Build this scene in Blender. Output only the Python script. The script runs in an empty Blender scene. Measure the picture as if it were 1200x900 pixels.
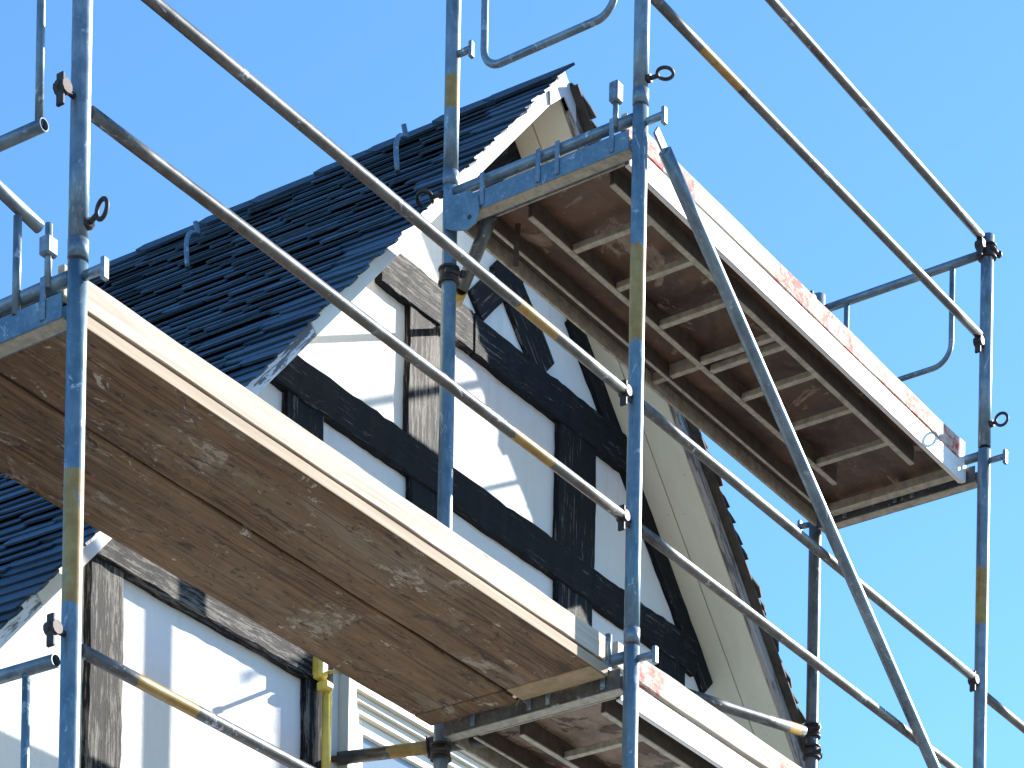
import bpy, bmesh, math, random
from mathutils import Vector, Matrix
random.seed(7)
D = bpy.data
scn = bpy.context.scene
COL = scn.collection
V = Vector

# ------------------------------------------------------------------ camera model (solved from the photograph)
FPX, CY, ROLL, PITCH, TH = 3287.446, 2190.539, 0.01685, 0.00701, 0.61058
EYE = 1.65
Fh = V((math.cos(TH), math.sin(TH), 0)); Rr = V((math.sin(TH), -math.cos(TH), 0)); Uu = V((0, 0, 1))
Fw = Fh*math.cos(PITCH) + Uu*math.sin(PITCH); Up = Uu*math.cos(PITCH) - Fh*math.sin(PITCH)
cR, sR = math.cos(ROLL), math.sin(ROLL)
R2 = Rr*cR + Up*sR; U2 = Up*cR - Rr*sR
EYEV = V((0, 0, EYE))
def ray(x, y): return Fw*FPX + R2*(x-600) - U2*(y-CY)
def onY(x, y, Y): d = ray(x, y); return EYEV + d*(Y/d.y)
def onX(x, y, X): d = ray(x, y); return EYEV + d*(X/d.x)
def onZ(x, y, Z): d = ray(x, y); return EYEV + d*((Z-EYE)/d.z)

# scaffold grid: x along the facade, y towards the house
X0, Y0, BAY, WID = 5.75193, 5.62385, 2.92197, 0.87119
L1 = 4.56378 + EYE; L2 = L1 + 2.0; L0 = L1 - 2.0
RH1, RH2 = 0.945, 0.4845
YR = Y0 + WID
YW = YR + 0.45          # plaster face of the gable
YV = 6.63               # front face of the bargeboards
def gx(i): return X0 + BAY*i

# ------------------------------------------------------------------ helpers
def link(o): COL.objects.link(o); return o
def mesh_obj(name, bm, mats, parent=None, M=None, smooth=False):
    me = D.meshes.new(name); bm.normal_update(); bm.to_mesh(me); bm.free()
    if not isinstance(mats, (list, tuple)): mats = [mats]
    for m in mats: me.materials.append(m)
    if smooth:
        for p in me.polygons: p.use_smooth = True
        me.set_sharp_from_angle(angle=math.radians(40))
    o = link(D.objects.new(name, me))
    M = M or Matrix.Identity(4)
    if parent is not None:
        o.parent = parent
        o.matrix_local = WM[parent.name].inverted() @ M
    else:
        o.matrix_local = M
    WM[o.name] = M.copy()
    return o
WM = {}
def tag(o, label, cat, group=None, kind=None):
    if label: o['label'] = label
    if cat: o['category'] = cat
    if group: o['group'] = group
    if kind: o['kind'] = kind
    return o
def thing(name, loc, label, cat, group=None):
    o = link(D.objects.new(name, None)); o.empty_display_size = .1
    o.location = loc; WM[o.name] = Matrix.Translation(loc)
    return tag(o, label, cat, group)
def frame_M(p, q, up=V((0, 0, 1))):
    x = (q-p).normalized()
    z = up - x*up.dot(x)
    if z.length < 1e-4: z = V((0, 1, 0)) - x*x.y
    z.normalize(); y = z.cross(x)
    M = Matrix((x, y, z)).transposed().to_4x4(); M.translation = p
    return M
def add_box(bm, a, b, M=None, mat=0, bev=0.0):
    t = bmesh.new()
    bmesh.ops.create_cube(t, size=1)
    a = V(a); b = V(b)
    for v in t.verts: v.co = V(((a[k]+b[k])/2 + v.co[k]*(b[k]-a[k]) for k in range(3)))
    if bev > 0: bmesh.ops.bevel(t, geom=t.edges[:], offset=bev, segments=1, affect='EDGES')
    merge(bm, t, M, mat); return bm
def merge(bm, t, M=None, mat=0):
    vm = {}
    for v in t.verts: vm[v] = bm.verts.new((M @ v.co) if M else v.co)
    for f in t.faces:
        try:
            g = bm.faces.new([vm[v] for v in f.verts]); g.material_index = mat; g.smooth = f.smooth
        except ValueError: pass
    t.free()
def add_tube(bm, pts, r, seg=20, mat=0, cap=True, hollow=0.0, r_end=None):
    """tube along a polyline"""
    pts = [V(p) for p in pts]; rings = []
    n = len(pts)
    t0 = (pts[1]-pts[0]).normalized()
    ref = V((0, 0, 1)) if abs(t0.z) < .9 else V((0, 1, 0))
    u = (ref - t0*ref.dot(t0)).normalized()
    for i, p in enumerate(pts):
        if i == 0: t = t0
        elif i == n-1: t = (pts[-1]-pts[-2]).normalized()
        else: t = ((pts[i]-pts[i-1]).normalized() + (pts[i+1]-pts[i]).normalized()).normalized()
        u = (u - t*u.dot(t)).normalized(); w = t.cross(u)
        rr = r if not isinstance(r, (list, tuple)) else r[i]
        rings.append([bm.verts.new(p + (u*math.cos(a)+w*math.sin(a))*rr) for a in [2*math.pi*k/seg for k in range(seg)]])
    for a, b in zip(rings, rings[1:]):
        for k in range(seg):
            f = bm.faces.new((a[k], a[(k+1) % seg], b[(k+1) % seg], b[k])); f.material_index = mat; f.smooth = True
    if hollow:
        for ring, c, sgn in ((rings[0], pts[0], -1), (rings[-1], pts[-1], 1)):
            t = (pts[1]-pts[0]).normalized() if sgn < 0 else (pts[-1]-pts[-2]).normalized()
            inn = [bm.verts.new(c + (v.co-c)*hollow) for v in ring]
            deep = [bm.verts.new(v.co - t*sgn*.08) for v in inn]
            for k in range(seg):
                bm.faces.new((ring[k], ring[(k+1) % seg], inn[(k+1) % seg], inn[k]))
                bm.faces.new((inn[k], inn[(k+1) % seg], deep[(k+1) % seg], deep[k]))
            bm.faces.new(deep)
    elif cap:
        bm.faces.new(list(reversed(rings[0]))); bm.faces.new(rings[-1])
    bmesh.ops.recalc_face_normals(bm, faces=bm.faces[:])
    return bm
def add_ring(bm, c, n, R, r, seg=26, s2=10, arc=2*math.pi, a0=0.0, ex=1.0, up=None):
    n = V(n).normalized(); u = V(up) if up else (V((0, 0, 1)) if abs(n.z) < .9 else V((1, 0, 0)))
    u = (u-n*u.dot(n)).normalized(); w = n.cross(u); c = V(c); full = arc > 6.28; rs = []
    m = seg if full else seg+1
    for i in range(m):
        a = a0 + arc*i/seg; d = u*math.cos(a)*ex+w*math.sin(a); dd = (u*math.cos(a)+w*math.sin(a)).normalized()
        rs.append([bm.verts.new(c + d*R + (dd*math.cos(b)+n*math.sin(b))*r) for b in [2*math.pi*k/s2 for k in range(s2)]])
    for i in range(seg if full else seg):
        a = rs[i]; b = rs[(i+1) % m]
        for k in range(s2):
            f = bm.faces.new((a[k], a[(k+1) % s2], b[(k+1) % s2], b[k])); f.smooth = True
    if not full: bm.faces.new(rs[0]); bm.faces.new(rs[-1])
    bmesh.ops.recalc_face_normals(bm, faces=bm.faces[:])
def prism(bm, poly, y0, y1, mat=0):
    """poly of (x,z) pushed from y0 to y1"""
    a = [bm.verts.new((x, y0, z)) for x, z in poly]; b = [bm.verts.new((x, y1, z)) for x, z in poly]
    fs = [bm.faces.new(a), bm.faces.new(list(reversed(b)))]
    for i in range(len(poly)):
        j = (i+1) % len(poly); fs.append(bm.faces.new((a[i], b[i], b[j], a[j])))
    for f in fs: f.material_index = mat
    bmesh.ops.recalc_face_normals(bm, faces=bm.faces[:])
def lbox(name, p, q, w, h, mat, parent, up=V((0, 0, 1)), bev=.004, w0=None, h0=None, cuts=0, wob=0.0, ext=None):
    """board or beam from p to q; w across, h along up; local X is its length"""
    p = V(p); q = V(q); M = frame_M(p, q, up); L = (q-p).length
    y0, y1 = (w0, w0+w) if w0 is not None else (-w/2, w/2)
    z0, z1 = (h0, h0+h) if h0 is not None else (-h/2, h/2)
    bm = bmesh.new(); add_box(bm, (0, y0, z0), (L, y1, z1), bev=bev)
    if cuts:
        for k in range(1, cuts):
            bmesh.ops.bisect_plane(bm, geom=bm.verts[:]+bm.edges[:]+bm.faces[:], plane_co=(L*k/cuts, 0, 0), plane_no=(1, 0, 0))
        ph = random.random()*10
        for v in bm.verts:
            k = v.co.x*3+ph
            v.co.z += wob*(math.sin(k*1.7)+.6*math.sin(k*4.1+1)+random.uniform(-.5, .5))*(1 if v.co.z > (z0+z1)/2 else -1)
    return mesh_obj(name, bm, mat, parent, M)
def ltube(name, p, q, r, mat, parent, seg=24, hollow=.84, band=None, bend=0.0):
    p = V(p); q = V(q); M = frame_M(p, q); L = (q-p).length
    n = max(2, int(L/.25)); bm = bmesh.new()
    add_tube(bm, [V((L*k/n, 0, bend*math.sin(math.pi*k/n))) for k in range(n+1)], r, seg, hollow=hollow)
    o = mesh_obj(name, bm, mat, parent, M)
    if band: o['band_a'] = float(band[0]); o['band_b'] = float(band[1])
    return o

# ------------------------------------------------------------------ materials
class NT:
    def __init__(s, name):
        s.m = D.materials.new(name); s.m.use_nodes = True; s.t = s.m.node_tree; s.t.nodes.clear()
        s.out = s.n('ShaderNodeOutputMaterial'); s.b = s.n('ShaderNodeBsdfPrincipled')
        s.l(s.b.outputs[0], s.out.inputs[0])
        s.tc = s.n('ShaderNodeTexCoord'); s.oi = s.n('ShaderNodeObjectInfo')
        a = s.n('ShaderNodeVectorMath'); a.operation = 'SCALE'; a.inputs[0].default_value = (17.3, 31.1, 11.7)
        s.l(s.oi.outputs['Random'], a.inputs['Scale'])
        b = s.n('ShaderNodeVectorMath'); b.operation = 'ADD'
        s.l(s.tc.outputs['Object'], b.inputs[0]); s.l(a.outputs[0], b.inputs[1]); s.co = b.outputs[0]
    def n(s, t): return s.t.nodes.new(t)
    def l(s, a, b): s.t.links.new(a, b)
    def val(s, x, sock):
        if isinstance(x, (int, float)): sock.default_value = x
        elif isinstance(x, tuple): sock.default_value = x if len(x) == len(sock.default_value) else x+(1,)
        else: s.l(x, sock)
    def sc(s, v, co=None):
        m = s.n('ShaderNodeVectorMath'); m.operation = 'MULTIPLY'; s.l(co or s.co, m.inputs[0]); m.inputs[1].default_value = v; return m.outputs[0]
    def noise(s, scale, detail=6, rough=.6, v=(1, 1, 1), dist=0, co=None):
        n = s.n('ShaderNodeTexNoise'); n.inputs['Scale'].default_value = scale; n.inputs['Detail'].default_value = detail
        n.inputs['Roughness'].default_value = rough; n.inputs['Distortion'].default_value = dist
        s.l(s.sc(v, co), n.inputs['Vector']); return n.outputs['Fac']
    def ramp(s, x, a, b, lo=0., hi=1.):
        r = s.n('ShaderNodeMapRange'); r.inputs['From Min'].default_value = a; r.inputs['From Max'].default_value = b
        r.inputs['To Min'].default_value = lo; r.inputs['To Max'].default_value = hi; s.l(x, r.inputs['Value']); return r.outputs[0]
    def mix(s, f, a, b):
        m = s.n('ShaderNodeMix'); m.data_type = 'RGBA'; s.val(f, m.inputs[0]); s.val(a, m.inputs[6]); s.val(b, m.inputs[7]); return m.outputs[2]
    def math(s, op, a, b=0.):
        m = s.n('ShaderNodeMath'); m.operation = op; s.val(a, m.inputs[0]); s.val(b, m.inputs[1]); return m.outputs[0]
    def bump(s, h, strength=.5, dist=.01, prev=None):
        b = s.n('ShaderNodeBump'); b.inputs['Strength'].default_value = strength; b.inputs['Distance'].default_value = dist
        s.l(h, b.inputs['Height'])
        if prev: s.l(prev, b.inputs['Normal'])
        s.l(b.outputs[0], s.b.inputs['Normal']); return b.outputs[0]
    def set(s, **k):
        for a, x in k.items(): s.val(x, s.b.inputs[a.replace('_', ' ')])

def mat_steel(name, base=(.25, .32, .38), dark=(.13, .18, .22), paint=None, pw=.5, metallic=.55, rust=.1):
    s = NT(name)
    n1 = s.noise(7, 8, .7); n2 = s.noise(60, 4, .6, (.3, 1, 1)); n3 = s.noise(3.1, 6, .65, (.6, 1.4, 1.4))
    c = s.mix(s.ramp(n1, .35, .68), dark, base)
    c = s.mix(s.ramp(n2, .52, .72, 0, .45), c, (base[0]*1.5, base[1]*1.45, base[2]*1.4))
    # whitish plaster and mortar splashes
    sp = s.noise(13, 7, .75, (.7, 1.2, 1.2), .6)
    c = s.mix(s.ramp(sp, .60, .63), c, (.40, .43, .46))
    sp2 = s.noise(75, 3, .6, (.5, 1.2, 1.2))
    c = s.mix(s.ramp(sp2, .71, .74, 0, .8), c, (.5, .52, .52))
    ru = s.math('MULTIPLY', s.ramp(n3, .6, .72), s.ramp(s.noise(40, 5, .7), .45, .6))
    c = s.mix(s.math('MULTIPLY', ru, rust*4), c, (.12, .045, .018))
    # painted marking band, read from the object's own band_a / band_b
    sx = s.n('ShaderNodeSeparateXYZ'); s.l(s.tc.outputs['Object'], sx.inputs[0])
    A = s.n('ShaderNodeAttribute'); A.attribute_type = 'OBJECT'; A.attribute_name = 'band_a'
    B = s.n('ShaderNodeAttribute'); B.attribute_type = 'OBJECT'; B.attribute_name = 'band_b'
    w = s.math('MULTIPLY', s.math('SUBTRACT', s.noise(30, 6), .5), .07)
    x = s.math('ADD', sx.outputs[0], w)
    m = s.math('MULTIPLY', s.math('GREATER_THAN', x, A.outputs['Fac']), s.math('LESS_THAN', x, B.outputs['Fac']))
    wear = s.ramp(s.noise(26, 7, .8, (.5, 1, 1)), .36, .42)
    m = s.math('MULTIPLY', m, wear)
    yel = s.mix(s.ramp(s.noise(20, 5), .4, .65), (.30, .17, .03), (.38, .25, .07))
    c = s.mix(m, c, yel)
    s.set(Base_Color=c, Metallic=s.math('MULTIPLY', s.math('SUBTRACT', 1.0, m), metallic), Roughness=s.ramp(n1, .3, .7, .30, .5))
    s.bump(n2, .12, .002, s.bump(n1, .15, .004))
    return s.m
def mat_wood_under():
    s = NT('plank_wood_weathered')
    g = s.noise(7, 9, .7, (.22, 6, 6), 1.4); g2 = s.noise(26, 7, .75, (.10, 5, 5), .6); big = s.noise(1.5, 7, .7, (.6, 1.8, 1.8), .6)
    c = s.mix(s.ramp(g, .36, .64), (.060, .028, .012), (.26, .145, .066))
    c = s.mix(s.ramp(g2, .52, .66, 0, .8), c, (.055, .033, .021))
    c = s.mix(s.ramp(big, .44, .64, 0, .5), c, (.25, .165, .095))
    cem = s.noise(2.4, 10, .74, (.6, 1.7, 1.7), .6)
    c = s.mix(s.ramp(cem, .54, .64, 0, .4), c, (.34, .275, .20))
    c = s.mix(s.math('MULTIPLY', s.ramp(cem, .53, .57), s.ramp(s.noise(8, 9, .75, (.7, 1.5, 1.5), .7), .56, .58, 0, .7)), c, (.44, .37, .28))
    c = s.mix(s.ramp(s.noise(7, 8, .75, (.7, 1.5, 1.5), .9), .62, .635, 0, .8), c, (.52, .47, .38))
    c = s.mix(s.ramp(s.noise(2.7, 8, .7, (.7, 1.2, 1.2), .9), .58, .66, 0, .75), c, (.050, .030, .020))
    c = s.mix(s.ramp(s.noise(13, 6, .7, (.45, 1.4, 1.4), .8), .60, .64, 0, .85), c, (.040, .024, .016))
    c = s.mix(s.ramp(s.noise(22, 6, .75, (.5, 1.2, 1.2), .8), .59, .63, 0, .85), c, (.05, .03, .02))
    c = s.mix(s.ramp(s.noise(40, 5, .7, (.8, 1.2, 1.2), .5), .66, .69, 0, .7), c, (.5, .44, .35))
    # seam between the boards glued into one plank
    vr = s.n('ShaderNodeTexVoronoi'); vr.inputs['Scale'].default_value = 9; s.l(s.sc((.7, 1.6, 1.6)), vr.inputs['Vector'])
    c = s.mix(s.ramp(vr.outputs['Distance'], .06, .11, .85, 0), c, (.04, .024, .016))
    sx = s.n('ShaderNodeSeparateXYZ'); s.l(s.tc.outputs['Object'], sx.inputs[0])
    yw = s.math('ADD', sx.outputs[1], s.math('MULTIPLY', s.math('SUBTRACT', s.noise(1.2, 3), .5), .02))
    ln = s.ramp(s.math('ABSOLUTE', s.math('SUBTRACT', s.math('ABSOLUTE', s.math('ADD', yw, .012)), .075)), .001, .004, .8, 0)
    ln = s.math('MULTIPLY', ln, s.ramp(s.noise(1.7, 4), .42, .52))
    c = s.mix(ln, c, (.03, .018, .012))
    s.set(Base_Color=c, Roughness=.85)
    s.bump(g2, .6, .003, s.bump(g, .4, .004)); return s.m
def mat_wood_board(name, a=(.42, .34, .25), b=(.57, .50, .41), red=0.0):
    s = NT(name)
    g = s.noise(5, 8, .6, (.25, 7, 7), 1.0); g2 = s.noise(22, 6, .7, (.08, 3.5, 3.5))
    c = s.mix(s.ramp(g, .35, .65), a, b)
    c = s.mix(s.ramp(g2, .54, .66, 0, .75), c, (.34, .24, .15))
    c = s.mix(s.ramp(s.noise(4, 8, .75, (.6, 2, 2), .5), .6, .68, 0, .55), c, (.42, .31, .2))
    vr = s.n('ShaderNodeTexVoronoi'); vr.inputs['Scale'].default_value = 6; s.l(s.sc((.5, 1.6, 1.6)), vr.inputs['Vector'])
    c = s.mix(s.ramp(vr.outputs['Distance'], .06, .11, .75, 0), c, (.22, .12, .06))
    if red:
        st = s.math('MULTIPLY', s.ramp(s.noise(2.6, 5, .6, (1.1, 1, 1)), .45, .54), s.ramp(s.noise(19, 8, .8, (.8, 1.3, 1.3), .8), .46, .54))
        c = s.mix(s.math('MULTIPLY', st, red), c, (.42, .035, .02))
    s.set(Base_Color=c, Roughness=.8); s.bump(g2, .4, .002, s.bump(g, .25, .002)); return s.m
def mat_timber():
    s = NT('black_weathered_timber')
    g = s.noise(14, 10, .75, (.20, 4.5, 4.5), .5); g2 = s.noise(30, 8, .8, (.22, 2.4, 2.4), .3); big = s.noise(2.2, 5, .6, (.7, 1.5, 1.5))
    m = s.math('ADD', s.math('MULTIPLY', g, .4), s.math('MULTIPLY', g2, .6))
    A = s.n('ShaderNodeAttribute'); A.attribute_type = 'OBJECT'; A.attribute_name = 'worn'  # grey weathering, raised on sunlit beams and cut on shaded ones to darken them
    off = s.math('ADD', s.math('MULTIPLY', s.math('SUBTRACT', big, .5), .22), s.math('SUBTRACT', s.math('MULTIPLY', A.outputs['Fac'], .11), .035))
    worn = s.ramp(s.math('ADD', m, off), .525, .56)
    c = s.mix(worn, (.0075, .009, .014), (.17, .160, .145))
    c = s.mix(s.ramp(g2, .50, .455, 0, .97), c, (.006, .006, .008))
    s.set(Base_Color=c, Roughness=.7, Specular_IOR_Level=.2)
    s.bump(g2, 1.0, .007, s.bump(g, .7, .010)); return s.m
def mat_plaster():
    s = NT('white_plaster')
    n = s.noise(1.1, 5, .6); n2 = s.noise(14, 8, .7)
    c = s.mix(s.ramp(n, .35, .7), (.77, .76, .74), (.71, .71, .70))
    c = s.mix(s.ramp(s.noise(2.2, 8, .75, (2.5, 1, .5)), .58, .75, 0, .3), c, (.58, .55, .50))
    c = s.mix(s.ramp(s.noise(5, 6, .7, (3.5, 1, .25)), .56, .72, 0, .35), c, (.50, .47, .42))
    s.set(Base_Color=c, Roughness=.92); s.bump(s.noise(70, 4), .25, .003, s.bump(n2, .4, .008, s.bump(s.noise(3.5, 3), .5, .02))); return s.m
def mat_paint(name, col, dirt=(.35, .30, .22), amount=.5, peel=None, rough=.55):
    s = NT(name)
    c = s.mix(s.ramp(s.noise(3, 8, .7, (.4, 1.5, 1.5)), .5, .75, 0, amount), col, dirt)
    h = s.noise(20, 8, .75, (.25, 2.2, 2.2), .5)
    if peel:
        c = s.mix(s.ramp(s.math('ADD', h, s.math('MULTIPLY', s.math('SUBTRACT', s.noise(2.2, 4), .5), .4)), .50, .54), c, peel)
    sp = s.noise(60, 3, .5); c = s.mix(s.ramp(sp, .72, .75, 0, .6), c, (.12, .09, .06))
    s.set(Base_Color=c, Roughness=rough); s.bump(h, .3, .003); return s.m
def mat_slate():
    s = NT('blue_black_slate')
    at = s.n('ShaderNodeAttribute'); at.attribute_name = 'tone'
    n = s.noise(9, 8, .7, (3, .6, 1)); n2 = s.noise(40, 6, .7)
    c = s.mix(at.outputs['Fac'], (.010, .020, .031), (.045, .082, .120))
    c = s.mix(s.ramp(n, .55, .78, 0, .6), c, (.08, .12, .16))
    s.set(Base_Color=c, Roughness=s.ramp(n2, .3, .7, .40, .60), Specular_IOR_Level=.36)
    s.bump(n2, .5, .004, s.bump(n, .5, .008)); return s.m
def mat_ply():
    s = NT('brown_film_plywood')
    n = s.noise(2.2, 7, .7, (.8, 1.2, 1), .6); n2 = s.noise(18, 7, .75, (.6, 1.3, 1))
    c = s.mix(s.ramp(n, .38, .64), (.040, .019, .012), (.155, .083, .047))
    c = s.mix(s.ramp(n2, .55, .75, 0, .5), c, (.24, .16, .11))
    at = s.n('ShaderNodeAttribute'); at.attribute_type = 'OBJECT'; at.attribute_name = 'peel'
    pe = s.ramp(s.math('ADD', s.noise(2.6, 9, .68, (1, 1.3, 1), 1.2), s.math('MULTIPLY', at.outputs['Fac'], .13)), .60, .625)
    c = s.mix(pe, c, s.mix(s.ramp(n2, .35, .65), (.20, .125, .08), (.33, .25, .18)))
    c = s.mix(s.ramp(s.noise(7, 8, .7), .69, .705, 0, .9), c, (.5, .44, .34))
    s.set(Base_Color=c, Roughness=.6); s.bump(n2, .3, .003, s.bump(pe, .4, .004)); return s.m
def mat_simple(name, col, rough=.6, metallic=0., var=.25, scale=12):
    s = NT(name); n = s.noise(scale, 7, .7)
    c = s.mix(s.ramp(n, .3, .7), tuple(x*(1-var) for x in col), tuple(min(1, x*(1+var)) for x in col))
    s.set(Base_Color=c, Roughness=rough, Metallic=metallic); s.bump(n, .25, .003); return s.m
STEEL = mat_steel('galvanised_steel', base=(.24,.30,.34), dark=(.10,.145,.18), metallic=.35)
STEELB = mat_steel('galvanised_rail_steel', base=(.165, .165, .155), dark=(.065, .06, .055), rust=.22, metallic=.35)
BLUE = mat_steel('bluish_steel', base=(.165, .24, .29), dark=(.075, .135, .18), metallic=.25, rust=.08)  # bluer base and dark tones than the plain steel
ALU = mat_simple('dusty_aluminium', (.38, .345, .265), .6, .1, .4, 25)
WEBSHADE = mat_simple('shade_brown_metal', (.085, .065, .048), .8, .1, .4, 20)  # dark tone standing for shade on rib sides and inside the channel
GAPSHADE = mat_simple('black_gap_shade', (.012, .009, .007), .95, 0, .3, 20)
DARKM = mat_simple('dark_rusty_steel', (.055, .045, .042), .6, .5, .5, 40)
RUST = mat_simple('rusty_bolt_steel', (.22, .10, .045), .75, .3, .5, 60)
YEL = mat_simple('worn_yellow_paint', (.50, .33, .05), .5, 0, .25, 30)
YBR = mat_simple('bright_yellow_plastic', (.72, .55, .10), .45, 0, .2, 18)
PLANK = mat_wood_under()
BOARD = mat_wood_board('pale_toe_board_wood')
BOARDR = mat_wood_board('red_stained_toe_board_wood', (.46, .39, .30), (.62, .55, .46), red=.95)
EDGEW = mat_wood_board('weathered_plank_edge_wood', (.30, .22, .14), (.46, .36, .25))
TIMBER = mat_timber(); PLASTER = mat_plaster()
CREAM = mat_paint('cream_painted_boards', (.86, .82, .66), amount=.2)
WHITEB = mat_paint('white_bargeboard_paint', (.80, .78, .72), amount=.2)
PEEL = mat_paint('peeling_white_bargeboard_paint', (.72, .74, .76), peel=(.12, .12, .13), amount=.3)
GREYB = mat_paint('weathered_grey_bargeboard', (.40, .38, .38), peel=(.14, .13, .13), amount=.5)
WINP = mat_paint('white_window_paint', (.80, .79, .74), amount=.15, rough=.35)
WCREAM = mat_paint('cream_window_paint', (.74, .70, .60), amount=.15, rough=.4)
SLATE = mat_slate(); PLY = mat_ply()
SIDE = mat_paint('white_deck_rail_paint', (.74, .73, .70), amount=.25, rough=.5)
def mat_glass():
    s = NT('window_glass'); s.set(Base_Color=(.22, .28, .33), Roughness=.05, Specular_IOR_Level=1.0)  # pale blue base stands for sky reflected in the pane
    s.bump(s.noise(2.5, 2, .4), .05, .01); return s.m
GLASS = mat_glass()

# ------------------------------------------------------------------ ground
bm = bmesh.new()
bmesh.ops.create_grid(bm, x_segments=2, y_segments=2, size=600)
s = NT('street_paving')
nn = s.noise(.5, 8, .7); c_ = s.mix(s.ramp(nn, .35, .65), (.13, .12, .105), (.18, .165, .145))
br = s.n('ShaderNodeTexBrick'); br.inputs['Scale'].default_value = 5; s.l(s.co, br.inputs['Vector']); br.inputs['Color1'].default_value = (.18, .165, .14, 1); br.inputs['Color2'].default_value = (.14, .125, .11, 1); br.inputs['Mortar'].default_value = (.1, .09, .08, 1)
s.set(Base_Color=s.mix(.5, c_, br.outputs[0]), Roughness=.9); s.bump(nn, .2, .02)
g = mesh_obj('ground', bm, s.m); g['kind'] = 'structure'

# ------------------------------------------------------------------ house
TL, TR = math.radians(48.0), math.radians(45.0)
KL = lambda x: 1.107*x - .473*YV + EYE          # lower edge line of the left bargeboard (height at x)
KR = lambda x: -.996*x + 2.581*YV + EYE
XA = (2.581*YV + .473*YV)/(1.107+.996); ZA = KL(XA)
XL, XR = 5.3, 13.6                               # eaves
WXL, WXR = 5.75, 13.1
house = thing('timber_framed_house', (XA, YW, 0), 'half-timbered white house with steep dark slate gable roof behind the scaffold', 'house')
BACK = YW + 11
# window opening in the lower wall
wtl = onY(397, 789, YW); wz1 = wtl.z; wx0 = wtl.x; wx1 = wx0 + 1.75; wz0 = wz1 - 1.35
bm = bmesh.new()
wt = .28
def topz(x): return min(KL(x), KR(x)) + .02
prism(bm, [(WXL, 0), (wx0, 0), (wx0, topz(wx0)), (WXL, topz(WXL))], YW, YW+wt)
prism(bm, [(wx1, 0), (WXR, 0), (WXR, topz(WXR)), (XA, topz(XA)), (wx1, topz(wx1))] if wx1 < XA else [(wx1, 0), (WXR, 0), (WXR, topz(WXR)), (wx1, topz(wx1))], YW, YW+wt)
prism(bm, [(wx0, wz1), (wx1, wz1), (wx1, topz(wx1)), (XA, topz(XA)), (wx0, topz(wx0))], YW, YW+wt)
prism(bm, [(wx0, 0), (wx1, 0), (wx1, wz0), (wx0, wz0)], YW, YW+wt)
mesh_obj('gable_wall', bm, PLASTER, house, Matrix.Identity(4))
bm = bmesh.new()
add_box(bm, (WXL, YW+wt, 0), (WXL+.25, BACK, topz(WXL)-.05)); add_box(bm, (WXR-.25, YW+wt, 0), (WXR, BACK, topz(WXR)-.05))
prism(bm, [(WXL+.25, 0), (WXR-.25, 0), (WXR-.25, topz(WXR)), (XA, topz(XA)), (WXL+.25, topz(WXL))], BACK-.25, BACK)
mesh_obj('rear_wall', bm, PLASTER, house, Matrix.Identity(4))
# interior dark behind the window
bm = bmesh.new(); add_box(bm, (wx0-.3, YW+1.4, wz0-.4), (wx1+.3, YW+1.45, wz1+.3))
mesh_obj('room_partition', bm, mat_simple('dim_room_wall', (.30, .30, .30)), house, Matrix.Identity(4))

def P(x, y): return onY(x, y, YW)
def beam(pts, proud=.028, name='timber_beam', wob=.006):
    """beam from centre-line pixel ends with half widths given by edge pixels: (a_top,a_bot,b_top,b_bot)"""
    at, ab, bt, bb = [P(*p) for p in pts]
    p = (at+ab)/2; q = (bt+bb)/2
    d = (q-p).normalized(); nrm = V((0, -1, 0)); up = nrm.cross(d); up.normalize()
    w = (abs((at-ab).dot(up)) + abs((bt-bb).dot(up)))/2
    o = lbox(name, p, q, w, proud+.03, TIMBER, house, up=nrm, h0=-.03, bev=.006, cuts=max(4, int((q-p).length/.06)), wob=0)
    me = o.data; ph = random.random()*9
    for v in me.vertices:
        k = v.co.x*7+ph; s_ = 1 if v.co.y > 0 else -1
        v.co.y += wob*(.5*math.sin(k)+.4*math.sin(2.9*k+s_)+random.uniform(-.8, .8))*.7
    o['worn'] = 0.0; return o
# tie beams
zu1 = P(600, 400)
def hbeam(xa, xb, zt, zb, **k):
    p = V((xa, YW, (zt+zb)/2)); q = V((xb, YW, (zt+zb)/2))
    o = lbox('timber_beam', p, q, abs(zt-zb), k.get('proud', .03)+.03, TIMBER, house, up=V((0, -1, 0)), h0=-.03, bev=.006, cuts=max(4, int((q-p).length/.05)))
    ph = random.random()*9
    for v in o.data.vertices:
        kk = v.co.x*6+ph; s_ = 1 if v.co.y > 0 else -1
        v.co.y += .004*(.5*math.sin(kk)+.4*math.sin(2.9*kk+s_)+random.uniform(-.8, .8)); v.co.z += random.uniform(-.003, .003)
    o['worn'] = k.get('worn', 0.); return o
def zat(x, y): return P(x, y).z
def raf_x(z): return (2.581*YV + EYE - z)/.996          # inner edge line of soffit on right
z = ((zat(465, 310)+zat(700, 483))/2, (zat(438, 337)+zat(723, 548))/2)
zu_ = z; hbeam(P(448, 325).x-.05, P(548, 390).x, *z, proud=.034, worn=.3); hbeam(P(548, 390).x+.003, raf_x(z[1])-.03, *z, proud=.033)  # one beam in two parts, the shaded part coloured without grey wear
z = ((zat(400, 458)+zat(590, 597)+zat(797, 747))/3, (zat(400, 512)+zat(473, 562)+zat(730, 733))/3)
hbeam(P(325, 440).x-.12, raf_x(z[0])-.05, *z, proud=.036)
ztie = ((zat(200, 664)+zat(363, 763))/2, (zat(200, 710)+zat(353, 797))/2)
hbeam(P(110, 645).x-.05, wx0-.09, ztie[0]+.02, ztie[1], proud=.05, worn=.55); hbeam(wx1+.12, raf_x(ztie[0])-.1, ztie[0]+.02, ztie[1], proud=.05)
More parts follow.
